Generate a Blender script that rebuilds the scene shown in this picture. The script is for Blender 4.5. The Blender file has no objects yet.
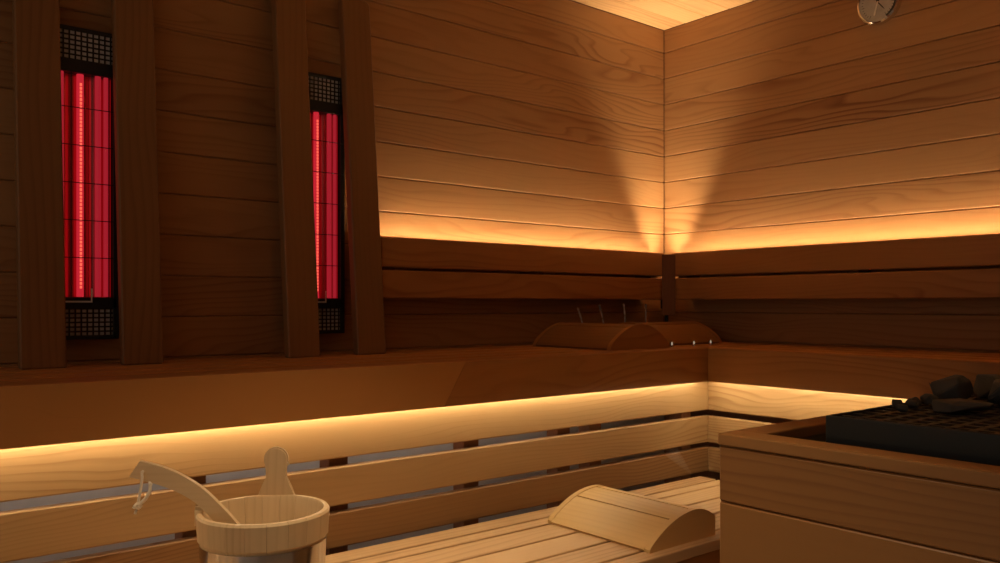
import bpy, bmesh, math, random
from mathutils import Vector, Matrix, noise
random.seed(7)
S = bpy.context.scene
C = bpy.context.collection
R = math.radians

# ------------------------------------------------------------------ camera, world, exposure
# room corner at (0,0); wall_left is the plane y=0, wall_right the plane x=0, floor at z=0
H = 0.99                                    # camera height
cam = bpy.data.objects.new('camera', bpy.data.cameras.new('camera')); C.objects.link(cam)
cam.location = (-2.516, -2.077, H)
cam.rotation_euler = (R(90), 0, R(-39.2))
cam.data.sensor_width = 36; cam.data.lens = 29.66; cam.data.shift_y = 0.0228
cam.data.clip_start = 0.02
S.camera = cam
W = bpy.data.worlds.new('world'); S.world = W; W.use_nodes = True
W.node_tree.nodes['Background'].inputs[0].default_value = (1.0, 0.82, 0.62, 1)
W.node_tree.nodes['Background'].inputs[1].default_value = 0.34
S.view_settings.view_transform = 'Standard'; S.view_settings.look = 'None'
S.view_settings.exposure = 0.0; S.view_settings.gamma = 1; S.view_settings.use_curve_mapping = False
LED_WALL = 82.0; LED_LINE = 26.0; LED_BENCH = 19.0
LED_COL = (1.0, 0.83, 0.53, 1)

# ------------------------------------------------------------------ materials
def newmat(name):
    m = bpy.data.materials.new(name); m.use_nodes = True
    nt = m.node_tree; return m, nt, nt.nodes['Principled BSDF']
def N(nt, t, **kw):
    n = nt.nodes.new(t)
    for k, v in kw.items(): setattr(n, k, v)
    return n
def math_node(nt, op, a, b=None, c=None):
    n = N(nt, 'ShaderNodeMath', operation=op)
    for i, v in enumerate((a, b, c)):
        if v is None: continue
        if isinstance(v, (int, float)): n.inputs[i].default_value = v
        else: nt.links.new(v, n.inputs[i])
    return n.outputs[0]
def wood(name, light, dark, ring=70.0, wave=7.0, contrast=0.55, tonevar=0.35, rough=0.5, bump=0.12, spec=0.3):
    m, nt, p = newmat(name); L = nt.links.new
    at = N(nt, 'ShaderNodeAttribute', attribute_name='wc')
    tn = N(nt, 'ShaderNodeAttribute', attribute_name='tone')
    sep = N(nt, 'ShaderNodeSeparateXYZ'); L(at.outputs['Vector'], sep.inputs[0])
    mp = N(nt, 'ShaderNodeMapping'); mp.inputs['Scale'].default_value = (1.6, 8.0, 8.0)
    L(at.outputs['Vector'], mp.inputs[0])
    n1 = N(nt, 'ShaderNodeTexNoise'); n1.inputs['Scale'].default_value = 1.0
    n1.inputs['Detail'].default_value = 2.0; n1.inputs['Roughness'].default_value = 0.35; n1.inputs['Distortion'].default_value = 0.4
    L(mp.outputs[0], n1.inputs['Vector'])
    g = math_node(nt, 'ADD', math_node(nt, 'MULTIPLY', n1.outputs['Fac'], wave),
                  math_node(nt, 'MULTIPLY', sep.outputs['Y'], ring))
    fr = math_node(nt, 'FRACT', g)
    rp = N(nt, 'ShaderNodeValToRGB')
    rp.color_ramp.elements[0].position = 0.0; rp.color_ramp.elements[0].color = (0.15,)*3 + (1,)
    rp.color_ramp.elements[1].position = 0.82; rp.color_ramp.elements[1].color = (1, 1, 1, 1)
    e = rp.color_ramp.elements.new(0.45); e.color = (0.22,)*3 + (1,)
    e = rp.color_ramp.elements.new(0.98); e.color = (0.15,)*3 + (1,)
    L(fr, rp.inputs[0])
    # fine fibre
    mp2 = N(nt, 'ShaderNodeMapping'); mp2.inputs['Scale'].default_value = (5.0, 260.0, 260.0)
    L(at.outputs['Vector'], mp2.inputs[0])
    n2 = N(nt, 'ShaderNodeTexNoise'); n2.inputs['Scale'].default_value = 1.0; n2.inputs['Detail'].default_value = 1.0
    L(mp2.outputs[0], n2.inputs['Vector'])
    # large blotch: where the grain shows strongly
    mp3 = N(nt, 'ShaderNodeMapping'); mp3.inputs['Scale'].default_value = (0.9, 4.0, 4.0)
    mp3.inputs['Location'].default_value = (3.1, 8.2, 1.7)
    L(at.outputs['Vector'], mp3.inputs[0])
    n3 = N(nt, 'ShaderNodeTexNoise'); n3.inputs['Scale'].default_value = 1.0; L(mp3.outputs[0], n3.inputs['Vector'])
    amt = math_node(nt, 'MULTIPLY', rp.outputs[0], math_node(nt, 'MULTIPLY', math_node(nt, 'POWER', n3.outputs['Fac'], 3.0), contrast * 4.5))
    fac = math_node(nt, 'ADD', amt, math_node(nt, 'MULTIPLY', n2.outputs['Fac'], 0.14))
    fac = math_node(nt, 'ADD', fac, math_node(nt, 'MULTIPLY_ADD', n3.outputs['Fac'], 0.3, -0.15))
    fac = math_node(nt, 'ADD', fac, math_node(nt, 'MULTIPLY', tn.outputs['Fac'], tonevar))
    mx = N(nt, 'ShaderNodeMix', data_type='RGBA'); mx.clamp_factor = True
    L(fac, mx.inputs[0]); mx.inputs[6].default_value = light + (1,); mx.inputs[7].default_value = dark + (1,)
    L(mx.outputs[2], p.inputs['Base Color'])
    p.inputs['Roughness'].default_value = rough; p.inputs['Specular IOR Level'].default_value = spec
    bp = N(nt, 'ShaderNodeBump'); bp.inputs['Strength'].default_value = bump; bp.inputs['Distance'].default_value = 0.002
    L(fac, bp.inputs['Height']); L(bp.outputs[0], p.inputs['Normal'])
    return m
def plain(name, col, rough=0.5, metal=0.0, var=0.0, scale=30, bump=0.0):
    m, nt, p = newmat(name); L = nt.links.new
    p.inputs['Roughness'].default_value = rough; p.inputs['Metallic'].default_value = metal
    tc = N(nt, 'ShaderNodeTexCoord'); n = N(nt, 'ShaderNodeTexNoise'); n.inputs['Scale'].default_value = scale
    n.inputs['Detail'].default_value = 4
    L(tc.outputs['Object'], n.inputs['Vector'])
    mx = N(nt, 'ShaderNodeMix', data_type='RGBA'); L(n.outputs['Fac'], mx.inputs[0])
    mx.inputs[6].default_value = tuple(c * (1 - var) for c in col) + (1,)
    mx.inputs[7].default_value = tuple(min(1, c * (1 + var)) for c in col) + (1,)
    L(mx.outputs[2], p.inputs['Base Color'])
    if bump:
        b = N(nt, 'ShaderNodeBump'); b.inputs['Strength'].default_value = bump; b.inputs['Distance'].default_value = 0.004
        L(n.outputs['Fac'], b.inputs['Height']); L(b.outputs[0], p.inputs['Normal'])
    return m
def emit(name, col, strength):
    m, nt, p = newmat(name)
    p.inputs['Base Color'].default_value = (0.02, 0.02, 0.02, 1)
    p.inputs['Emission Color'].default_value = col; p.inputs['Emission Strength'].default_value = strength
    return m
M = {}
M['wall'] = wood('cedar_wall', (0.40, 0.205, 0.080), (0.17, 0.062, 0.019), ring=42, wave=9, contrast=0.42, tonevar=0.45, rough=0.55)
M['ceil'] = wood('ceiling_wood', (0.62, 0.37, 0.17), (0.33, 0.15, 0.05), ring=60, wave=6, contrast=0.4, tonevar=0.3)
M['bench'] = wood('cedar_bench', (0.50, 0.235, 0.072), (0.21, 0.068, 0.018), ring=40, wave=8, contrast=0.36, tonevar=0.5, rough=0.45)
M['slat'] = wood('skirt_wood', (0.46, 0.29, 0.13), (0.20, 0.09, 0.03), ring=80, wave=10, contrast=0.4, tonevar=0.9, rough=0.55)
M['seat'] = wood('seat_wood', (0.64, 0.42, 0.22), (0.32, 0.16, 0.06), ring=50, wave=5, contrast=0.35, tonevar=0.35)
M['dark'] = wood('support_wood', (0.22, 0.09, 0.035), (0.10, 0.035, 0.012), contrast=0.3)
M['post'] = wood('post_wood', (0.27, 0.13, 0.048), (0.13, 0.05, 0.017), ring=55, wave=4, contrast=0.35, tonevar=0.4, rough=0.5)
M['pine'] = wood('pale_pine', (0.72, 0.54, 0.31), (0.46, 0.29, 0.13), ring=80, wave=4, contrast=0.25, tonevar=0.25, rough=0.5)
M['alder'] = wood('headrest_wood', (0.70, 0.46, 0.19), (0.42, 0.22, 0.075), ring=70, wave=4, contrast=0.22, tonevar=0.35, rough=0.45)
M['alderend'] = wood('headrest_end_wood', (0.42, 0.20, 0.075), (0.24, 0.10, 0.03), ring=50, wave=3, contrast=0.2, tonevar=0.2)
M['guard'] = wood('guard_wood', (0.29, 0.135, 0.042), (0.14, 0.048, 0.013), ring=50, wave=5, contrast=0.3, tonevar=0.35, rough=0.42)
M['grey'] = plain('grey_lining', (0.42, 0.42, 0.43), 0.8, 0, 0.12, 6)
M['floor'] = plain('floor_tile', (0.42, 0.36, 0.30), 0.5, 0, 0.1, 3)
M['black'] = plain('black_steel', (0.018, 0.018, 0.019), 0.45, 0.3, 0.1, 20)
M['iron'] = plain('heater_steel', (0.028, 0.030, 0.031), 0.5, 0.5, 0.15, 12)
M['stone'] = plain('sauna_stone', (0.075, 0.078, 0.08), 0.85, 0, 0.45, 22, 0.5)
M['chrome'] = plain('chrome', (0.75, 0.74, 0.72), 0.12, 1.0)
M['steel'] = plain('steel_hoop', (0.62, 0.60, 0.60), 0.16, 1.0, 0.05, 10)
M['pale'] = plain('pale_metal', (0.88, 0.87, 0.86), 0.55, 0.0, 0.1, 60)
M['reflector'] = plain('red_reflector', (0.62, 0.10, 0.13), 0.30, 0.8, 0.05, 5)
M['face'] = plain('dial_face', (0.46, 0.45, 0.43), 0.6, 0, 0.25, 40)
M['ink'] = plain('dial_ink', (0.03, 0.028, 0.025), 0.6)
M['white'] = plain('needle_white', (0.85, 0.82, 0.75), 0.5)
M['cord'] = plain('cord', (0.85, 0.76, 0.60), 0.9, 0, 0.1, 200)
M['ledw'] = emit('led_warm_wall', LED_COL, LED_WALL)
M['ledl'] = emit('led_warm_line', LED_COL, LED_LINE)
M['ledb'] = emit('led_warm_bench', LED_COL, LED_BENCH)
M['ledc'] = emit('led_neutral', (1.0, 0.86, 0.74, 1), 5.5)
M['downlens'] = emit('downlight_lens', (1.0, 0.76, 0.48, 1), 6.0)
M['tube'] = emit('infrared_tube', (1.0, 0.03, 0.055, 1), 0.52)
M['tubeside'] = emit('infrared_side_tube', (1.0, 0.03, 0.06, 1), 0.33)
M['filament'] = emit('infrared_filament', (1.0, 0.12, 0.07, 1), 1.3)
M['pin'] = emit('pin_light', (1.0, 0.75, 0.5, 1), 0.35)
# pale see-through material for the wisps and the small fan
def fan_mat(dens):
    m, nt, p = newmat('steam'); L = nt.links.new
    nt.nodes.remove(p)
    out = nt.nodes['Material Output']
    v = N(nt, 'ShaderNodeVolumePrincipled'); v.inputs['Color'].default_value = (0.95, 0.93, 0.9, 1)
    tc = N(nt, 'ShaderNodeTexCoord'); n = N(nt, 'ShaderNodeTexNoise'); n.inputs['Scale'].default_value = 40
    L(tc.outputs['Object'], n.inputs['Vector'])
    L(math_node(nt, 'MULTIPLY', n.outputs['Fac'], dens), v.inputs['Density'])
    L(v.outputs[0], out.inputs['Volume'])
    return m
def wisp_mat():
    m, nt, p = newmat('steam_wisp'); L = nt.links.new
    p.inputs['Base Color'].default_value = (0.92, 0.90, 0.88, 1); p.inputs['Roughness'].default_value = 1.0
    p.inputs['Specular IOR Level'].default_value = 0.0
    tc = N(nt, 'ShaderNodeTexCoord'); n = N(nt, 'ShaderNodeTexNoise'); n.inputs['Scale'].default_value = 45
    L(tc.outputs['Object'], n.inputs['Vector'])
    L(math_node(nt, 'MULTIPLY', n.outputs['Fac'], 0.62), p.inputs['Alpha'])
    return m
M['steam'] = wisp_mat(); M['thinsteam'] = fan_mat(6.5)

# ------------------------------------------------------------------ helpers
def nb():
    bm = bmesh.new(); bm.verts.layers.float_vector.new('wc'); bm.verts.layers.float.new('tone'); return bm
def setwc(bm, verts, axis, mat_inv=None, tone=None, off=None, swap=False):
    wl = bm.verts.layers.float_vector['wc']; tl = bm.verts.layers.float['tone']
    off = off or Vector((random.uniform(-40, 40), random.uniform(-3, 3), random.uniform(-3, 3)))
    t = random.uniform(-0.5, 0.5) if tone is None else tone
    for v in verts:
        c = (mat_inv @ v.co) if mat_inv else v.co
        if axis == 0: q = (c.x, c.z, c.y) if swap else (c.x, c.y, c.z)
        elif axis == 1: q = (c.y, c.z, c.x) if swap else (c.y, c.x, c.z)
        else: q = (c.z, c.x, c.y) if not swap else (c.z, c.y, c.x)
        v[wl] = Vector(q) + off; v[tl] = t
def box(bm, lo, hi, axis=0, bev=0.003, mat=None, tone=None, swap=False, seg=1):
    """a chamfered board between two corners; axis = grain direction; mat = placing matrix"""
    lo, hi = Vector(lo), Vector(hi)
    r = bmesh.ops.create_cube(bm, size=1.0)
    vs = r['verts']; c = (lo + hi) / 2; s = hi - lo
    for v in vs: v.co = Vector((v.co.x * s.x, v.co.y * s.y, v.co.z * s.z)) + c
    if bev:
        es = list({e for v in vs for e in v.link_edges})
        rr = bmesh.ops.bevel(bm, geom=es + vs, offset=bev, segments=seg, affect='EDGES', profile=0.5)
        vs = list({v for f in rr['faces'] for v in f.verts} | {v for v in vs if v.is_valid})
    setwc(bm, vs, axis, None, tone, None, swap)
    if mat:
        for v in vs: v.co = mat @ v.co
    return vs
def prism(bm, pts, y0, y1, axis=1, mat=None, tone=None, swap=False, plane='xz'):
    """an outline in x,z pulled along y (or outline x,y pulled along z)"""
    def P(a, b, d): return Vector((a, d, b)) if plane == 'xz' else Vector((a, b, d))
    A = [bm.verts.new(P(x, z, y0)) for x, z in pts]; B = [bm.verts.new(P(x, z, y1)) for x, z in pts]
    n = len(pts)
    bm.faces.new(A); bm.faces.new(B[::-1])
    for i in range(n): bm.faces.new((A[i], B[i], B[(i + 1) % n], A[(i + 1) % n]))
    setwc(bm, A + B, axis, None, tone, None, swap)
    if mat:
        for v in A + B: v.co = mat @ v.co
    return A + B
def lathe(bm, prof, n=48, closed=False, tone=0.0, mat=None, wobble=None):
    rings = []; allv = []
    for r, z in prof:
        ring = [bm.verts.new((r * math.cos(2 * math.pi * i / n), r * math.sin(2 * math.pi * i / n), z)) for i in range(n)]
        rings.append(ring); allv += ring
    seq = list(zip(rings, rings[1:])) + ([(rings[-1], rings[0])] if closed else [])
    for a, b in seq:
        for i in range(n): bm.faces.new((a[i], a[(i + 1) % n], b[(i + 1) % n], b[i]))
    if not closed:
        for ring, fl in ((rings[0], True), (rings[-1], False)):
            if prof[0 if fl else -1][0] > 1e-6: bm.faces.new(ring[::-1] if fl else ring)
    wl = bm.verts.layers.float_vector['wc']; tl = bm.verts.layers.float['tone']
    for v in allv:
        a = math.atan2(v.co.y, v.co.x)
        v[wl] = Vector((v.co.z + 5.3, a * 0.1 + 2, 1.0)); v[tl] = tone
    if mat:
        for v in allv: v.co = mat @ v.co
    return allv
def tube(bm, pts, rad, n=8, closed=False):
    pts = [Vector(p) for p in pts]; rings = []
    rads = rad if isinstance(rad, (list, tuple)) else [rad] * len(pts)
    for i, p in enumerate(pts):
        d = (pts[min(i + 1, len(pts) - 1)] - pts[max(i - 1, 0)]).normalized()
        u = d.orthogonal().normalized() if abs(d.z) < 0.95 else Vector((1, 0, 0)).cross(d).normalized()
        if abs(d.z) < 0.95: u = Vector((0, 0, 1)).cross(d).normalized()
        w = d.cross(u)
        rings.append([bm.verts.new(p + rads[i] * (math.cos(2 * math.pi * k / n) * u + math.sin(2 * math.pi * k / n) * w)) for k in range(n)])
    for a, b in zip(rings, rings[1:]):
        for k in range(n): bm.faces.new((a[k], a[(k + 1) % n], b[(k + 1) % n], b[k]))
    bm.faces.new(rings[0][::-1]); bm.faces.new(rings[-1])
    vs = [v for r in rings for v in r]
    setwc(bm, vs, 0, None, 0); return vs
def obj(name, bm, mat, parent=None, smooth=False, loc=None):
    bmesh.ops.recalc_face_normals(bm, faces=bm.faces)
    me = bpy.data.meshes.new(name); bm.to_mesh(me); bm.free()
    me.materials.append(mat if not isinstance(mat, str) else M[mat])
    o = bpy.data.objects.new(name, me); C.objects.link(o)
    if parent:
        o.parent = parent
    if loc: o.location = loc
    if smooth:
        for p in me.polygons: p.use_smooth = True
        if smooth != 'all':
            import bmesh as _b
            b2 = _b.new(); b2.from_mesh(me)
            for e in b2.edges:
                if len(e.link_faces) == 2 and e.calc_face_angle(0) > R(35): e.smooth = False
            b2.to_mesh(me); b2.free()
    return o
def tag(o, label, cat, group=None):
    o['label'] = label; o['category'] = cat
    if group: o['group'] = group
    return o
def thing(name, label, cat, loc=(0, 0, 0), rz=0.0, group=None):
    o = bpy.data.objects.new(name, None); C.objects.link(o); o.empty_display_size = 0.1
    o.location = loc; o.rotation_euler = (0, 0, rz); return tag(o, label, cat, group)
def struct(name, bm, mat, parent=None):
    o = obj(name, bm, mat, parent)
    if not parent: o['kind'] = 'structure'
    return o

# ------------------------------------------------------------------ the room
XL, YF = -3.5, -3.2                         # far ends of the two walls, beyond the frame
CEIL = H + 1.063
bm = nb(); box(bm, (XL, YF, -0.04), (0.02, 0.02, 0), bev=0); struct('floor', bm, 'floor')
zs = [H + 0.975 - 0.1005 * k for k in range(-1, 13)]
zs[0] = CEIL
tones_l = [0.0, 0.15, 0.35, 0.1, 0.3, 0.25, -0.1, -0.05, -0.2, 0.1, 0.1, 0.0, 0.1]
tones_r = [0.1, 0.3, 0.0, 0.25, 0.35, 0.15, 0.05, -0.05, -0.25, 0.1, 0.2, 0.0, 0.1]
bm = nb()
for k in range(13): box(bm, (XL, 0, zs[k + 1] + .0005), (0.0, 0.02, zs[k] - .0005), 0, 0.0026, tone=tones_l[k], swap=True)
wl_ = struct('wall_left', bm, 'wall')
bm = nb(); box(bm, (XL, 0.0185, zs[13]), (0.05, 0.06, CEIL + .03), 0, 0); struct('backing', bm, 'dark', wl_)
bm = nb(); box(bm, (XL, 0.002, 0), (0.05, 0.022, zs[13]), 0, 0); struct('lower_lining', bm, 'grey', wl_)
bm = nb()
for k in range(13): box(bm, (0, YF, zs[k + 1] + .0005), (0.02, 0.0, zs[k] - .0005), 1, 0.0026, tone=tones_r[k], swap=True)
wr_ = struct('wall_right', bm, 'wall')
bm = nb(); box(bm, (0.0185, YF, zs[13]), (0.06, 0.0185, CEIL + .03), 1, 0); struct('backing', bm, 'dark', wr_)
bm = nb(); box(bm, (0.002, YF, 0), (0.022, 0.0, zs[13]), 1, 0); struct('lower_lining', bm, 'dark', wr_)
bm = nb()
for k in range(20): box(bm, (XL, YF - 0.02, 0.103 * k), (0.0, YF, 0.103 * k + 0.1022), 0, 0.0035, swap=True)
box(bm, (XL, YF - 0.05, 0), (0.05, YF - 0.018, CEIL + .03), 0, 0)
struct('wall_front', bm, 'wall')
bm = nb()
for k in range(32):
    box(bm, (XL, -0.1 * (k + 1) + .0004, CEIL), (0.0, -0.1 * k - .0004, CEIL + 0.02), 0, 0.0035)
struct('ceiling', bm, 'ceil')

# ------------------------------------------------------------------ upper bench (L-shaped)
QB, PB, ZT = 0.5275, 0.432, H - 0.135       # depth by the left wall, depth by the right wall, seat height
ub = thing('upper_bench', 'high L-shaped brown cedar bench along both walls with glowing strip under its front', 'bench', (-1.2, -0.3, 0))
def at_ub(o): o.parent = ub; o.matrix_parent_inverse = Matrix.Translation(-ub.location); return o
bm = nb()
edges = [0.004, 0.098, 0.198, 0.298, 0.398, QB - 0.026]
for a, b in zip(edges, edges[1:]):
    box(bm, (XL + 0.1, -b + 0.004, ZT - 0.028), (-0.004, -a - 0.004, ZT), 0, 0.004)
at_ub(obj('seat', bm, 'bench'))
bm = nb()
edges = [0.004, 0.104, 0.204, 0.304, PB - 0.026]
for a, b in zip(edges, edges[1:]):
    box(bm, (-b + 0.004, YF + 0.1, ZT - 0.028), (-a - 0.004, -QB + 0.026, ZT), 1, 0.004)
at_ub(obj('seat', bm, 'bench'))
# fascia, left run: lit part and slanted shadow put into two board tones
FZ0, FZ1 = H - 0.236, ZT + 0.001
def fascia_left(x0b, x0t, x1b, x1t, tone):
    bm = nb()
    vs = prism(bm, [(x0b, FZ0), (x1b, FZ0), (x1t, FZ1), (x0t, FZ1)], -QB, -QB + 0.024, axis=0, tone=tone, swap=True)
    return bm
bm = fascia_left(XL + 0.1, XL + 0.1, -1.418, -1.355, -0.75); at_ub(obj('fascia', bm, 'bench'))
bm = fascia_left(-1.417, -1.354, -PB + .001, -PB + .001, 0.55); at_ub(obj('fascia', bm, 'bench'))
bm = nb(); box(bm, (-PB, YF + 0.1, FZ0), (-PB + 0.024, -QB, FZ1), 1, 0.0004, tone=0.35, swap=True); at_ub(obj('fascia', bm, 'bench'))
# skirt slats
SY, SX = -QB + 0.085, -PB + 0.112
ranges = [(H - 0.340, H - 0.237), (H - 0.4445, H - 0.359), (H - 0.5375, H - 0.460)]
for (z0, z1), t in zip(ranges, (-0.3, 0.0, 0.6)):  # darker downward: the strip's fading light put into the slat tones
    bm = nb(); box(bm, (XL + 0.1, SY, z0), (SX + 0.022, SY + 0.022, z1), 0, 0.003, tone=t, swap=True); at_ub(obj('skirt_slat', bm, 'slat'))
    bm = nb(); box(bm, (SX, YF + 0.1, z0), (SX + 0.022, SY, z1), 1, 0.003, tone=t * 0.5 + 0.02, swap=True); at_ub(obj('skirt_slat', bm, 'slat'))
for x in (-3.05, -2.45, -1.95, -1.63, -1.257, -0.935, -0.81, -0.40):
    bm = nb(); box(bm, (x - 0.024, SY + 0.023, 0.0), (x + 0.024, SY + 0.07, ZT - 0.03), 2, 0.002); at_ub(obj('support_post', bm, 'dark'))
for y in (-0.75, -1.2, -1.8, -2.5):
    bm = nb(); box(bm, (SX + 0.023, y - 0.024, 0.0), (SX + 0.07, y + 0.024, ZT - 0.03), 2, 0.002); at_ub(obj('support_post', bm, 'dark'))
# light strips fixed behind the fascia, shining down over the skirt
for nm, mt, d0, d1, z0, z1 in (('led_strip', 'ledb', 0.042, 0.052, FZ0 + 0.020, FZ0 + 0.028), ('led_strip', 'ledl', 0.0755, 0.0795, FZ0 - 0.004, FZ0)):
    bm = nb(); box(bm, (XL + 0.15, -QB + d0, z0), (-PB + d0 - 0.02, -QB + d1, z1), 0, 0); at_ub(obj(nm, bm, mt))
    bm = nb(); box(bm, (-PB + d0, -2.9, z0), (-PB + d1, -QB + d0 - 0.02, z1), 1, 0); at_ub(obj(nm, bm, mt))
bm = nb(); box(bm, (XL + 0.15, -QB + 0.0243, FZ0 + 0.0285), (-PB + 0.03, -QB + 0.056, FZ0 + 0.033), 0, 0); at_ub(obj('strip_holder', bm, 'dark'))
bm = nb(); box(bm, (-PB + 0.0243, -2.9, FZ0 + 0.0285), (-PB + 0.056, -QB + 0.024, FZ0 + 0.033), 1, 0); at_ub(obj('strip_holder', bm, 'dark'))
# a neutral strip added unseen beneath the seat lights the grey lining behind the slats
bm = nb(); box(bm, (XL + 0.2, -0.262, ZT - 0.045), (-0.80, -0.232, ZT - 0.031), 0, 0); at_ub(obj('under_seat_strip', bm, 'ledc'))

# ------------------------------------------------------------------ lower bench
lb = thing('lower_bench', 'low step bench of pale boards in front of the slatted skirt, under the bucket', 'bench', (-1.6, -0.72, 0))
def at_lb(o): o.parent = lb; o.matrix_parent_inverse = Matrix.Translation(-lb.location); return o
ZL = H - 0.54
for y0, y1 in ((-0.527, -0.465), (-0.578, -0.535), (-0.674, -0.586), (-0.774, -0.682), (-0.872, -0.782), (-0.925, -0.880)):
    bm = nb(); box(bm, (XL + 0.15, y0, ZL - 0.026), (-0.39, y1, ZL), 0, 0.003, seg=2); at_lb(obj('seat_slat', bm, 'seat'))
bm = nb(); box(bm, (XL + 0.15, -0.918, ZL - 0.12), (-0.39, -0.895, ZL - 0.027), 0, 0.002, tone=0.5, swap=True); at_lb(obj('fascia', bm, 'bench'))
for x in (-3.2, -2.3, -1.5, -0.7):
    bm = nb(); box(bm, (x - 0.02, -0.89, ZL - 0.085), (x + 0.02, -0.54, ZL - 0.027), 1, 0.002); cb = at_lb(obj('cross_bearer', bm, 'dark'))
    for y in (-0.87, -0.575):
        bm = nb(); box(bm, (x - 0.022, y - 0.02, 0.0), (x + 0.022, y + 0.02, ZL - 0.086), 2, 0.002); at_lb(obj('leg', bm, 'dark'))

# ------------------------------------------------------------------ backrests with the wall light strips
BR = [(H + 0.104, H + 0.189), (H + 0.017, H + 0.096)]
BF, BB = -0.100, -0.078                      # front and back face of the boards, measured from the wall
def backrest(label, left):
    o = thing('backrest', label, 'backrest', (-0.7, -0.05, H) if left else (-0.05, -1.5, H))
    def at(c): c.parent = o; c.matrix_parent_inverse = Matrix.Translation(-o.location); return c
    def run(bm, u0, u1, d0, d1, z0, z1, bev=0.001, ax=None, **kw):
        """a piece from u0 to u1 along the wall, between depths d0 and d1 off it"""
        if left: box(bm, (u0, d0, z0), (u1, d1, z1), 0 if ax is None else ax, bev, **kw)
        else: box(bm, (d0, u0, z0), (d1, u1, z1), 1 if ax is None else ax, bev, **kw)
    e0, e1 = (-1.328, -0.116) if left else (-3.1, -0.112)
    zt = BR[0][1]
    for z0, z1 in BR:
        bm = nb(); run(bm, e0, e1, BF, BB, z0, z1, 0.003, tone=0.5, swap=True); at(obj('board', bm, 'bench'))
    for q in ((-0.15, -0.72, -1.29) if left else (-0.15, -0.8, -1.6, -2.4)):
        bm = nb(); run(bm, q - 0.02, q + 0.02, BB + .0003, -0.0005, BR[1][0] + 0.004, zt - 0.0745, ax=2); at(obj('spacer', bm, 'dark'))
    bm = nb(); run(bm, e0, e1 - 0.035, BB + .0003, -0.0005, zt - 0.074, zt - 0.065); at(obj('strip_ledge', bm, 'dark'))  # hidden ledge added to keep strip light off the gap between boards
    bm = nb(); run(bm, e0, e0 + .012, BB + .0003, -0.0005, zt - 0.0645, zt + 0.004); at(obj('end_cap', bm, 'dark'))  # added to stop strip light spilling past the board ends
    bm = nb(); run(bm, e0 + .03, e1 - 0.036, -0.050, -0.040, zt - 0.0648, zt - 0.055, 0); at(obj('led_strip', bm, 'ledw'))
    bm = nb(); run(bm, e0 + .03, e1 + 0.030, -0.0125, -0.0085, zt - 0.011, zt - 0.006, 0); at(obj('led_strip', bm, 'ledl'))
    bm = nb(); run(bm, e0 + .013, e1 + 0.033, -0.015, -0.0005, zt - 0.016, zt - 0.0113, 0); at(obj('strip_holder', bm, 'dark'))
    return o
backrest('two dark backrest boards on the left wall between the fourth post and the corner', True)
backrest('two dark backrest boards running along the right wall below the round dial', False)

# uplight added in the corner to make the V of light on both walls
cu = thing('corner_lamp', 'slim dark corner lamp between the ends of the two backrests, lighting the wall corner', 'lamp', (-0.07, -0.07, ZT))
LZ = 0.150
bm = nb(); lathe(bm, [(0.0, 0.0), (0.022, 0.0), (0.022, 0.006), (0.007, 0.010), (0.007, LZ - 0.036), (0.022, LZ - 0.030), (0.022, LZ + 0.006), (0.0195, LZ + 0.006), (0.0195, LZ - 0.016), (0.0, LZ - 0.018)], 32); obj('housing', bm, 'black', cu, True)
bm = nb(); lathe(bm, [(0.0, LZ - 0.0175), (0.019, LZ - 0.0155), (0.019, LZ - 0.012), (0.0, LZ - 0.011)], 24); obj('lens', bm, 'downlens', cu, True)
M45 = Matrix.Rotation(R(-45), 4, 'Z')
bm = nb(); box(bm, (-0.024, -0.081, 0.095), (0.024, -0.075, 0.318), 2, 0.001, mat=M45); obj('shade', bm, 'dark', cu)  # dark strip added to hide the lit gap in the corner
bm = nb(); box(bm, (-0.005, -0.0748, LZ - 0.022), (0.005, -0.0222, LZ - 0.014), 1, 0, mat=M45); obj('bracket', bm, 'black', cu)
sp = bpy.data.lights.new('lamp', 'SPOT'); sp.energy = 58; sp.color = (1.0, 0.78, 0.48); sp.spot_size = R(48); sp.spot_blend = 1.0; sp.shadow_soft_size = 0.018
so = bpy.data.objects.new('lamp', sp); C.objects.link(so); so.parent = cu; so.location = (0, 0, LZ); so.rotation_euler = (R(180), 0, 0)

# downlight added out of view in the ceiling to light the low bench
dn = thing('ceiling_downlight', 'small round recessed downlight in the wooden ceiling above the low bench', 'lamp', (-1.80, -1.18, CEIL))
bm = nb(); lathe(bm, [(0.036, -0.004), (0.048, -0.004), (0.050, -0.001), (0.050, -0.0004), (0.036, -0.0004)], 40, closed=True); obj('bezel', bm, 'steel', dn, True)
bm = nb(); lathe(bm, [(0.0, -0.0022), (0.0355, -0.0022), (0.0355, -0.0006), (0.0, -0.0006)], 32); obj('lens', bm, 'downlens', dn)
sp = bpy.data.lights.new('lamp', 'SPOT'); sp.energy = 52; sp.color = (1.0, 0.74, 0.46); sp.spot_size = R(66); sp.spot_blend = 0.8; sp.shadow_soft_size = 0.03
so = bpy.data.objects.new('lamp', sp); C.objects.link(so); so.parent = dn; so.location = (0, 0, -0.035)

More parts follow.
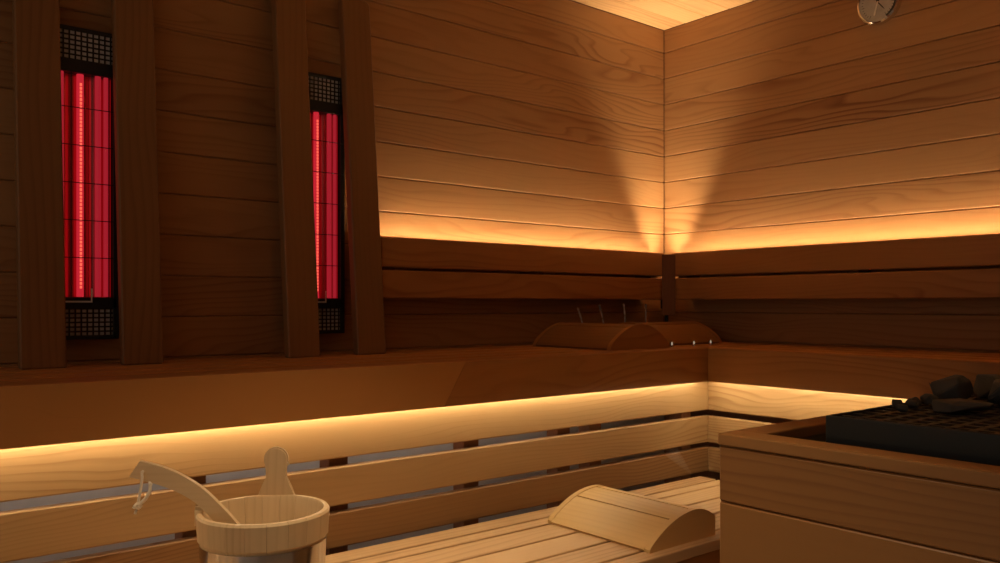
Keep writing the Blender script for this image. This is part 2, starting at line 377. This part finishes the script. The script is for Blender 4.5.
# ------------------------------------------------------------------ leaning backrest posts
plabels = ['leaning flat wooden post, leftmost of the four, left of the larger red heater',
           'leaning flat wooden post between the larger red heater and bare dark wall',
           'leaning flat wooden post just left of the narrow second red heater',
           'leaning flat wooden post with visible rounded top, next to the glowing left wall strip']
for xc, lab, tn_ in zip((-2.166, -1.967, -1.5755, -1.379), plabels, (0.3, 0.2, -0.1, 0.35)):
    p = thing('backrest_post', lab, 'post', (xc, -0.14, ZT), 0, 'leaning backrest posts on the upper bench')
    hgt = 0.985; lean = 0.09
    bm = nb(); r_ = 0.016; w_ = 0.0435
    pts = [(-w_ + .003, 0), (w_ - .003, 0), (w_, .003), (w_, hgt - r_)]
    pts += [(w_ - r_ + r_ * math.cos(R(a)), hgt - r_ + r_ * math.sin(R(a))) for a in (30, 60, 90)]
    pts += [(-w_ + r_ + r_ * math.cos(R(a)), hgt - r_ + r_ * math.sin(R(a))) for a in (90, 120, 150, 180)]
    pts += [(-w_, .003)]
    vs = prism(bm, pts, 0, 0.028, axis=2, tone=tn_)
    es = [e for e in bm.edges if abs(e.verts[0].co.y - e.verts[1].co.y) < 1e-6]
    bmesh.ops.bevel(bm, geom=es, offset=0.003, segments=1, affect='EDGES')
    for v in bm.verts: v.co.y += lean * v.co.z / hgt
    obj('board', bm, 'post', p)
    # stand-off block fixing the post to the wall
    zb = 0.90; yb = 0.028 + lean * zb / hgt
    bm = nb(); box(bm, (-0.018, yb - 0.004, zb - 0.03), (0.018, 0.1395, zb + 0.03), 1, 0.001); obj('fixing_block', bm, 'dark', p)

# ------------------------------------------------------------------ infrared heaters
def ir_heater(xc, label):
    o = thing('infrared_heater', label, 'heater', (xc, 0, H - 0.08), 0, 'infrared wall heaters between the posts')
    hw, hh, d = 0.080, 0.705, 0.036
    bm = nb()                                 # housing: back, four walls, two cross bars
    box(bm, (-hw, -0.004, 0), (hw, -0.0008, hh), 2, 0)
    box(bm, (-hw, -d, 0), (-hw + 0.013, -0.004, hh), 2, 0.001); box(bm, (hw - 0.013, -d, 0), (hw, -0.004, hh), 2, 0.001)
    for z0, z1 in ((0, 0.008), (hh - 0.008, hh), (0.07, 0.096), (hh - 0.102, hh - 0.074)):
        box(bm, (-hw + 0.006, -d, z0), (hw - 0.006, -0.004, z1), 0, 0.001)
    obj('housing', bm, 'black', o)
    for z0, z1 in ((0.008, 0.07), (hh - 0.074, hh - 0.008)):      # perforated grilles over a pale plate
        bm = nb(); n, m_ = 12, 6
        for i in range(n + 1):
            x = -hw + 0.006 + (2 * hw - 0.012) * i / n
            box(bm, (x - 0.0017, -d + 0.001, z0), (x + 0.0017, -d + 0.003, z1), 2, 0)
        for j in range(m_ + 1):
            z = z0 + (z1 - z0) * j / m_
            box(bm, (-hw + 0.006, -d + 0.0012, z - 0.0017), (hw - 0.006, -d + 0.0028, z + 0.0017), 0, 0)
        g = obj('grille', bm, 'black', o)
        bm = nb(); box(bm, (-hw + 0.006, -d + 0.006, z0), (hw - 0.006, -d + 0.008, z1), 0, 0); obj('backing_plate', bm, 'pale', g)
    z0, z1 = 0.096, hh - 0.102
    bm = nb(); n = 66                          # ribbed reflector
    def dep(x):
        q = abs(x) / 0.064
        return -0.007 - 0.014 * q ** 2 - 0.0035 * abs(math.sin(x / 0.0105 * math.pi / 2))
    xs = [-0.065 + 0.130 * k / n for k in range(n + 1)]
    a = [bm.verts.new((x, dep(x), z0)) for x in xs]; b = [bm.verts.new((x, dep(x), z1)) for x in xs]
    for k in range(n): bm.faces.new((a[k], a[k + 1], b[k + 1], b[k]))
    obj('reflector', bm, 'reflector', o)
    for cx, rd, mt in ((0.0, 0.0075, 'tube'), (-0.040, 0.0055, 'tubeside'), (0.036, 0.0065, 'tubeside'), (0.053, 0.005, 'tubeside')):
        bm = nb(); tube(bm, [(cx, -0.0275 if cx else -0.022, z0 + 0.001), (cx, -0.0275 if cx else -0.022, z1 - 0.001)], rd, 14)
        t = obj('heating_tube', bm, mt, o, True)
        if cx: continue
        bm = nb(); z = z0 + 0.02
        while z < z1 - 0.02:
            box(bm, (cx - 0.0022, -0.0312, z), (cx + 0.0022, -0.0292, z + 0.006), 2, 0); z += 0.0085
        obj('filament', bm, 'filament', t)
    bm = nb(); box(bm, (-0.045, -d - 0.0035, z0 - 0.012), (0.022, -d - 0.0015, z0 - 0.008), 0, 0); box(bm, (0.019, -d - 0.0035, z0 - 0.008), (0.022, -d - 0.0015, z0 + 0.02), 2, 0)
    obj('end_bracket', bm, 'pale', o)['label'] = 'pale metal bracket'
    bm = nb()                                 # guard wires
    for k in range(1, 6):
        z = z0 + (z1 - z0) * k / 6 + 0.005
        tube(bm, [(-hw + 0.003, -d - 0.001, z), (hw - 0.003, -d - 0.001, z)], 0.0011, 6)
    for x in (-0.0215, 0.0215): tube(bm, [(x, -d - 0.001, z0), (x, -d - 0.001, z1)], 0.0011, 6)
    obj('guard_wire', bm, 'black', o)
    return o
ir_heater(-2.072, 'larger glowing red infrared heater with pale dotted grille, leftmost on the wall')
ir_heater(-1.486, 'narrower-looking glowing red infrared heater between the third and fourth posts')

# ------------------------------------------------------------------ headrests
def headrest(label, prof, length, loc, rz, breaks, wd='alder', pend='alderend'):
    """prof: outline of the curved top (x,z) from front tip to back; slats follow it, end panels close it"""
    o = thing('headrest', label, 'headrest', loc, rz, 'curved wooden sauna headrests')
    def sub(p0, p1):
        out = [p for p in prof if p0 <= p[0] <= p1]
        def interp(x):
            for a, b in zip(prof, prof[1:]):
                if a[0] <= x <= b[0]: f = (x - a[0]) / (b[0] - a[0]); return (x, a[1] + f * (b[1] - a[1]))
        pts = [interp(p0)] + [p for p in out if p0 < p[0] < p1] + [interp(p1)]
        return pts
    g = 0.0022
    for a, b in zip(breaks, breaks[1:]):
        top = sub(a + (g if a != breaks[0] else 0), b - (g if b != breaks[-1] else 0))
        bot = [(x, max(z - 0.012, 0.0005)) for x, z in reversed(top)]
        bot = [(x + (0.004 if i == len(bot) - 1 and a == breaks[0] else 0) - (0.004 if i == 0 and b == breaks[-1] else 0), z) for i, (x, z) in enumerate(bot)]
        bm = nb(); prism(bm, top + bot, 0, length, axis=1, tone=random.uniform(-0.5, 0.1))
        obj('slat', bm, wd, o, True)
    full = [(x + (0.003 if k == 0 else 0), z + 0.0012) for k, (x, z) in enumerate(prof)]
    for y0, y1 in ((-0.016, -0.0004), (length + 0.0004, length + 0.016)):
        bm = nb(); prism(bm, full + [(full[-1][0], 0.0), (full[0][0], 0.0)], y0, y1, axis=0, tone=0.2)
        obj('end_panel', bm, pend, o, True)
    return o
# wedge-like one on the lower bench: low front edge, rounded crown, short upright back
wed = []
for i in range(25):
    f = i / 24; x = 0.235 * f
    u = f / 0.70
    z = 0.006 + 0.064 * (1 - (1 - u) ** 2.1) if u < 1 else 0.070 - 0.026 * ((f - 0.70) / 0.30) ** 1.9
    wed.append((x, z))
headrest('pale curved slatted headrest lying on the low bench', wed, 0.295, (-1.140, -0.884, ZL), 0, (0, 0.088, 0.158, 0.235), 'alder', 'alder')
arch = [(0.27 * i / 24, 0.006 + 0.068 * math.sin(math.pi * i / 24) ** 0.8) for i in range(25)]
headrest('shaded arched headrest on the high bench, end grain facing the room, beneath thin steam wisps', arch, 0.31, (-0.755, -0.408, ZT), 0, (0, 0.09, 0.18, 0.27), 'guard', 'bench')  # both high-bench headrests: shade put into a darker wood than the low one
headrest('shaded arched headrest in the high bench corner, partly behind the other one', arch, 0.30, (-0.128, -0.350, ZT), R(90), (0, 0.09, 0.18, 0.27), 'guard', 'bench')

# ------------------------------------------------------------------ bucket and ladle
VX, VY = math.cos(R(-39.2)), math.sin(R(-39.2))
bk = thing('sauna_bucket', 'pale wooden water bucket with round-headed upright handle, on the low bench', 'bucket', (-1.942, -0.739, ZL), R(-39.2))
BH, RT, RB = 0.193, 0.1095, 0.098
def rad(z): return RB + (RT - RB) * z / BH
ns = 20
for i in range(ns):
    bm = nb(); a0, a1 = 2 * math.pi * i / ns + 0.002, 2 * math.pi * (i + 1) / ns - 0.002
    cols = []
    for k in range(5):
        a = a0 + (a1 - a0) * k / 4
        col = []
        for (r, z) in ((rad(0) - .005, 0.0), (rad(0.145) - .004, 0.145), (rad(0.15), 0.15), (rad(BH - .004), BH - .004), (rad(BH) - .003, BH), (rad(BH) - .010, BH), (rad(BH) - .012, BH - .004), (rad(0.01) - .018, 0.0)):
            col.append(bm.verts.new((r * math.cos(a), r * math.sin(a), z)))
        cols.append(col)
    m_ = len(cols[0])
    for c0, c1 in zip(cols, cols[1:]):
        for k in range(m_): bm.faces.new((c0[k], c1[k], c1[(k + 1) % m_], c0[(k + 1) % m_]))
    bm.faces.new(cols[0]); bm.faces.new(cols[-1][::-1])
    setwc(bm, list(bm.verts), 2, None, random.uniform(-0.3, 0.3))
    obj('stave', bm, 'pine', bk, True)
bm = nb(); lathe(bm, [(0.0, 0.012), (0.084, 0.012), (0.084, 0.022), (0.0, 0.022)], 40); obj('bottom_board', bm, 'pine', bk)
for z0, z1 in ((0.02, 0.036), (0.098, 0.143)):
    bm = nb(); lathe(bm, [(rad(z0) - .0035, z0), (rad(z0) - .0020, z0), (rad(z1) - .0020, z1), (rad(z1) - .0035, z1)], 64, closed=True)
    obj('hoop', bm, 'steel', bk, True)['label'] = 'shiny steel hoop'
# handle: a stave that runs up into a waisted neck and round head, at the back, slightly right
bm = nb(); pts = []
hb = BH - 0.03
right = [(0.034, hb), (0.034, BH - .002), (0.031, BH + .003), (0.025, BH + .010), (0.0205, BH + .020), (0.0182, BH + .032), (0.0180, BH + .044), (0.0192, BH + .052)]
head = [(0.0222 * math.cos(R(a)), BH + .065 + 0.0222 * math.sin(R(a))) for a in range(-28, 209, 18)]
pts = right + head + [(-x, z) for x, z in reversed(right)]
Mh = Matrix.Rotation(R(4.0), 4, 'Z')
prism(bm, pts, RT - 0.0102, RT + 0.0012, axis=2, tone=-0.35)
es = [e for e in bm.edges if abs(e.verts[0].co.y - e.verts[1].co.y) < 1e-6]
bmesh.ops.bevel(bm, geom=es, offset=0.003, segments=2, affect='EDGES')
for v in bm.verts: v.co = Mh @ v.co
obj('handle', bm, 'pine', bk, True)
bm = nb(); prism(bm, [(-0.010, BH - .02), (0.010, BH - .02), (0.009, BH + .004), (0.004, BH + .010), (-0.004, BH + .010), (-0.009, BH + .004)], RT - .012, RT + 0.001, axis=2, tone=-0.2)
Me = Matrix.Rotation(R(104), 4, 'Z')
for v in bm.verts: v.co = Me @ v.co
obj('stub_ear', bm, 'pine', bk)

ld = thing('ladle', 'wooden ladle leaning out of the bucket with a knotted cord at its tip', 'ladle', (-1.942 + 0.002 * VX, -0.739 + 0.002 * VY, ZL), R(-39.2))
# spine of the flat handle in the bucket's frame: (right, up), it lies in a plane a little towards the room
PYL = -0.030
top = [(-0.1985, 0.280), (-0.160, 0.270), (-0.125, 0.2545), (-0.090, 0.231), (-0.045, 0.186), (-0.010, 0.142), (0.03, 0.085)]
bot = [(0.016, 0.072), (-0.030, 0.130), (-0.068, 0.172), (-0.100, 0.206), (-0.130, 0.226), (-0.165, 0.240), (-0.216, 0.254)]
def smooth_line(p, n=4):
    out = []
    for i in range(len(p) - 1):
        p0, p1, p2, p3 = p[max(i - 1, 0)], p[i], p[i + 1], p[min(i + 2, len(p) - 1)]
        for k in range(n):
            t = k / n
            out.append(tuple(0.5 * ((2 * p1[j]) + (-p0[j] + p2[j]) * t + (2 * p0[j] - 5 * p1[j] + 4 * p2[j] - p3[j]) * t * t + (-p0[j] + 3 * p1[j] - 3 * p2[j] + p3[j]) * t ** 3) for j in range(2)))
    return out + [p[-1]]
bm = nb(); prism(bm, smooth_line(top) + smooth_line(bot), PYL - 0.005, PYL + 0.005, axis=0, tone=0.0, swap=True)
obj('handle', bm, 'pine', ld, True)
bm = nb()
Mb = Matrix.Translation((0.038, PYL, 0.062))
lathe(bm, [(0.0, -0.028), (0.020, -0.026), (0.031, -0.016), (0.036, 0.008), (0.033, 0.008), (0.028, -0.014), (0.017, -0.022), (0.0, -0.024)], 28, mat=Mb)
obj('bowl', bm, 'pine', ld, True)
bm = nb()
hx, hz = -0.193, 0.262
tube(bm, [(hx, PYL - 0.008, hz), (hx + .001, PYL - 0.009, hz - .008), (hx - .001, PYL - 0.009, hz - .024), (hx - .004, PYL - 0.009, hz - .040), (hx - .006, PYL - 0.009, hz - .052)], 0.0024, 8)
tube(bm, [(hx, PYL + 0.007, hz), (hx + .006, PYL + 0.004, hz - .008), (hx + .013, PYL - 0.005, hz - .020), (hx + .013, PYL - 0.008, hz - .032), (hx + .006, PYL - 0.009, hz - .044), (hx - .004, PYL - 0.009, hz - .053)], 0.0032, 8)
tube(bm, [(hx, PYL - 0.008, hz), (hx + .0008, PYL - .002, hz + .002), (hx, PYL + 0.007, hz)], 0.0024, 8)
for q in range(3):
    a = q * 2.1
    tube(bm, [(hx - .006 + .004 * math.cos(a + b), PYL - .009 + .003 * math.sin(b * 1.3), hz - .055 + .0035 * math.sin(a + b)) for b in (0, 1, 2, 3, 4)], 0.0030, 7)
tube(bm, [(hx - .006, PYL - .010, hz - .056), (hx - .011, PYL - .010, hz - .058), (hx - .014, PYL - .011, hz - .056)], 0.0023, 7)
tube(bm, [(hx - .007, PYL - .010, hz - .057), (hx - .009, PYL - .010, hz - .063), (hx - .010, PYL - .011, hz - .068)], 0.0023, 7)
obj('cord', bm, 'cord', ld, True)

# ------------------------------------------------------------------ heater guard, heater, stones
GX0, GX1, GY0, GY1, GZ = -1.259, -0.436, -1.1665, -2.02, H - 0.234
gd = thing('heater_guard', 'waist-high brown boarded box around the stone heater, at the right', 'guard', (GX0, GY0, 0))
def at_gd(o): o.parent = gd; o.matrix_parent_inverse = Matrix.Translation(-gd.location); return o
gz = [GZ - 0.023, GZ - 0.124, GZ - 0.249, GZ - 0.374, GZ - 0.499, GZ - 0.624, 0.0]
bm = nb()
for a, b in zip(gz, gz[1:]): box(bm, (GX0, GY1, b + .0006), (GX0 + 0.022, GY0 - 0.0, a - .0006), 1, 0.003, swap=True, tone=random.uniform(-0.3, 0.4))
at_gd(obj('front_panel', bm, 'guard'))
bm = nb()
for a, b in zip(gz, gz[1:]): box(bm, (GX0 + 0.0225, GY0 - 0.022, b + .0006), (GX1, GY0, a - .0006), 0, 0.003, swap=True)
at_gd(obj('side_panel', bm, 'guard'))
bm = nb()
for a, b in zip(gz, gz[1:]): box(bm, (GX0 + 0.0225, GY1, b + .0006), (GX1, GY1 + 0.022, a - .0006), 0, 0.003, swap=True)
at_gd(obj('side_panel', bm, 'guard'))
RW = 0.058
for lo, hi, ax in (((GX0 - .002, GY1, GZ - .022), (GX0 + RW, GY0 + .002, GZ), 1),
                   ((GX0 + RW + .0006, GY0 - RW, GZ - .022), (GX1, GY0 + .002, GZ), 0),
                   ((GX0 + RW + .0006, GY1, GZ - .022), (GX1, GY1 + RW, GZ), 0)):
    bm = nb(); box(bm, lo, hi, ax, 0.003, tone=-0.3 if ax else 0.3, seg=2); at_gd(obj('cap_rail', bm, 'guard'))

hx0, hx1, hy0, hy1, hz = -1.150, -0.50, -1.312, -1.92, H - 0.196
ht = thing('sauna_heater', 'black steel sauna heater with a grate, set inside the boarded box', 'heater', ((hx0 + hx1) / 2, (hy0 + hy1) / 2, 0))
def at_ht(o): o.parent = ht; o.matrix_parent_inverse = Matrix.Translation(-ht.location); return o
bm = nb(); t_ = 0.006
box(bm, (hx0, hy1, 0.10), (hx0 + t_, hy0, hz), 2, 0.0015); box(bm, (hx1 - t_, hy1, 0.10), (hx1, hy0, hz), 2, 0.0015)
box(bm, (hx0 + t_, hy0 - t_, 0.10), (hx1 - t_, hy0, hz), 2, 0.0015); box(bm, (hx0 + t_, hy1, 0.10), (hx1 - t_, hy1 + t_, hz), 2, 0.0015)
box(bm, (hx0 + t_, hy1 + t_, hz - 0.10), (hx1 - t_, hy0 - t_, hz - 0.09), 2, 0)
at_ht(obj('casing', bm, 'iron'))
bm = nb()
n = 16
for i in range(1, n):
    x = hx0 + t_ + (hx1 - hx0 - 2 * t_) * i / n; box(bm, (x - .006, hy1 + t_, hz - .010), (x + .006, hy0 - t_, hz - .003), 1, 0.001)
for i in range(1, n):
    y = hy1 + t_ + (hy0 - hy1 - 2 * t_) * i / n; box(bm, (hx0 + t_, y - .006, hz - .0095), (hx1 - t_, y + .006, hz - .0035), 0, 0)
at_ht(obj('grate', bm, 'iron'))
for x in (hx0 + .03, hx1 - .03):
    for y in (hy0 - .03, hy1 + .03):
        bm = nb(); box(bm, (x - .015, y - .015, 0), (x + .015, y + .015, 0.099), 2, 0.002); at_ht(obj('foot', bm, 'iron'))

def rock(cx, cy, z0, sx, sy, sz, seed, rot=0, flat=0.5):
    rnd = random.Random(seed); bm = nb()
    for _ in range(26):
        v = Vector((rnd.gauss(0, 1), rnd.gauss(0, 1), rnd.gauss(0, 1))).normalized()
        v *= rnd.uniform(0.85, 1.05)
        v.x = max(-0.8, min(0.8, v.x)); v.z = max(-0.62, min(0.68, v.z)); v.y = max(-0.82, min(0.82, v.y))
        bm.verts.new((v.x * sx, v.y * sy, v.z * sz))
    r = bmesh.ops.convex_hull(bm, input=list(bm.verts))
    kill = [g for g in r['geom_interior'] if isinstance(g, bmesh.types.BMVert)]
    kill += [v for v in bm.verts if not v.link_faces]
    bmesh.ops.delete(bm, geom=list(set(kill)), context='VERTS')
    bmesh.ops.dissolve_limit(bm, angle_limit=R(14), verts=bm.verts, edges=bm.edges)
    bmesh.ops.bevel(bm, geom=list(bm.edges), offset=min(sx, sy, sz) * 0.06, segments=1, affect='EDGES')
    zm = min(v.co.z for v in bm.verts)
    for v in bm.verts: v.co.z -= zm
    o = obj('sauna_stone', bm, 'stone'); o.location = (cx, cy, z0); o.rotation_euler = (0, 0, rot)
    return o
ZG = hz - 0.0025
G = 'dark stones heaped on the heater'
big = [((-0.905, -1.440, ZG, 0.066, 0.048, 0.019), 'broad flat dark stone lying at the near foot of the heap'),
       ((-0.757, -1.366, ZG, 0.050, 0.042, 0.044), 'upright blocky dark stone standing behind the flat one'),
       ((-0.745, -1.465, ZG, 0.054, 0.046, 0.040), 'wedge-shaped black stone right of the upright blocky one')]
for k, (a, lab) in enumerate(big):
    tag(rock(*a, 11 + k, rot=R(-35 + 25 * k)), lab, 'stone', G)
heap = [(-0.85, -1.545, 0, .05, .045, .040), (-0.60, -1.385, 0, .05, .05, .05), (-0.62, -1.475, 0, .05, .045, .055),
        (-0.79, -1.635, 0, .055, .05, .045), (-0.70, -1.55, 0, .05, .05, .055), (-0.60, -1.57, 0, .05, .05, .06),
        (-0.69, -1.66, 0, .055, .05, .055), (-0.59, -1.67, 0, .05, .05, .05), (-0.80, -1.71, 0, .05, .05, .045),
        (-0.70, -1.77, 0, .05, .05, .05), (-0.60, -1.77, 0, .05, .05, .05),
        (-0.65, -1.515, .068, .05, .05, .035), (-0.65, -1.62, .07, .05, .05, .035)]
for k, (x, y, z, sx, sy, sz) in enumerate(heap):
    tag(rock(x, y, ZG + z * .82, sx * .95, sy * .95, sz * .75, 40 + k, rot=k * 1.1), 'dark rough sauna stone in the heap over the heater grate', 'stone', G)
small = [(-0.83, -1.350, .018), (-0.86, -1.335, .014), (-0.90, -1.350, .012), (-0.935, -1.338, .013), (-0.985, -1.37, .012), (-0.69, -1.332, .016)]
for k, (x, y, s) in enumerate(small):
    tag(rock(x, y, ZG, s * 1.2, s, s * 0.9, 90 + k, rot=k), 'small dark stone chip on the far edge of the grate', 'stone', 'stone chips on the heater grate')

# ------------------------------------------------------------------ round dial on the right wall
DS = 1.07
dl = thing('wall_thermometer', 'small round pale dial with chrome rim high on the right wall', 'thermometer', (0, -0.850, H + 0.928), R(-90))
# local frame: -y points into the room after the turn
Md = Matrix.Rotation(R(90), 4, 'X')
def dl_obj(name, bm, mat, smooth=False, parent=dl):
    for v in bm.verts: v.co = (Md @ v.co) * DS
    return obj(name, bm, mat, parent, smooth)
bm = nb(); lathe(bm, [(0.0, 0.001), (0.056, 0.001), (0.056, 0.016), (0.0, 0.016)], 48); case = dl_obj('case', bm, 'black', True)
bm = nb(); lathe(bm, [(0.056, 0.002), (0.0625, 0.002), (0.0635, 0.012), (0.0615, 0.020), (0.0575, 0.023), (0.0545, 0.020), (0.0555, 0.0165)], 56, closed=True); dl_obj('rim', bm, 'chrome', True)
bm = nb(); lathe(bm, [(0.0, 0.0162), (0.0555, 0.0162), (0.0555, 0.017), (0.0, 0.017)], 48); dl_obj('dial_face', bm, 'face', True)
bm = nb()
for k in range(31):
    a = R(-60 + 300 * k / 30); r0 = 0.043 if k % 5 else 0.040
    mt = Matrix.Rotation(a, 4, 'Z'); box(bm, (r0, -0.0006, 0.0171), (0.048, 0.0006, 0.0174), 0, 0, mat=mt)
for a0, a1 in ((-62, 12),):
    o_, i_ = [], []
    for k in range(19):
        a = R(a0 + (a1 - a0) * k / 18); o_.append((0.0530 * math.cos(a), 0.0530 * math.sin(a))); i_.append((0.0475 * math.cos(a), 0.0475 * math.sin(a)))
    for k in range(18):
        q = [bm.verts.new((*p, 0.0176)) for p in (o_[k], o_[k + 1], i_[k + 1], i_[k])]; bm.faces.new(q)
dl_obj('dial_markings', bm, 'ink')
bm = nb()
for ang, ln, w in ((112, 0.040, 0.0035), (62, 0.036, 0.003), (-52, 0.034, 0.0022)):
    mt = Matrix.Rotation(R(ang), 4, 'Z')
    prism(bm, [(-0.004, -w * .7), (ln * .7, -w * .6), (ln, 0), (ln * .7, w * .6), (-0.004, w * .7)], 0.0178, 0.0186, mat=mt, plane='xy')
dl_obj('dark_hand', bm, 'ink')
bm = nb(); mt = Matrix.Rotation(R(-105), 4, 'Z')
prism(bm, [(-0.002, -.002), (0.036, -.0028), (0.040, 0), (0.036, .0028), (-0.002, .002)], 0.0188, 0.0195, mat=mt, plane='xy')
dl_obj('white_hand', bm, 'white')

# ------------------------------------------------------------------ little pin lights and pale see-through wisps
for (x, y), lab in zip(((-0.452, -0.405), (-0.345, -0.408), (-0.246, -0.400)),
                  ('tiny pale pin light touching the arched headrest end on the high bench',
                   'middle one of three tiny pale pin lights on the high bench corner',
                   'tiny pale pin light nearest the wall corner on the high bench')):
    o = thing('pin_light', lab, 'light', (x, y, ZT), 0, 'pin lights on the high bench')
    bm = nb(); lathe(bm, [(0.0, 0.0), (0.0045, 0.0), (0.0045, 0.004), (0.003, 0.006), (0.0, 0.006)], 16); obj('socket', bm, 'steel', o, True)
    bm = nb(); lathe(bm, [(0.0, 0.0062), (0.0026, 0.0062), (0.0026, 0.013), (0.0014, 0.016), (0.0, 0.0165)], 16); obj('lamp', bm, 'pin', o, True)
wisps = [((-0.488, -0.06), (-0.040, 0.122)), ((-0.389, -0.06), (-0.032, 0.132)), ((-0.284, -0.06), (-0.012, 0.135)), ((-0.175, -0.06), (-0.002, 0.135))]  # thin pale see-through tubes, slightly bent and widening upward
wl4 = ['thin steam wisp, faintest and leftmost above the arched headrest', 'thin steam wisp, second from the left above the arched headrest',
       'thin bright steam wisp, third from the left above the arched headrests', 'thin upright steam wisp, nearest the corner above the arched headrests']
for ((x, y), (dx, h_)), lab in zip(wisps, wl4):
    bm = nb(); tube(bm, [(dx * (k / 8) ** 1.5, 0, h_ * k / 8) for k in range(9)], [0.0022 + 0.0020 * k / 8 for k in range(9)], 10)
    o = obj('steam_wisp', bm, 'steam', None, 'all'); o.location = (x, y, ZT + 0.001); tag(o, lab, 'steam', 'steam wisps in the sauna')
bm = nb(); tube(bm, [(-0.10 * k / 8, -0.0, 0.085 * k / 8) for k in range(9)], [0.003 + 0.020 * k / 8 for k in range(9)], 14)
o = obj('steam_wisp', bm, 'thinsteam', None, 'all'); o.location = (-0.44, SY - 0.030, ZL + 0.012)
tag(o, 'small fan of steam over the low bench end by the lowest slat', 'steam', 'steam wisps in the sauna')
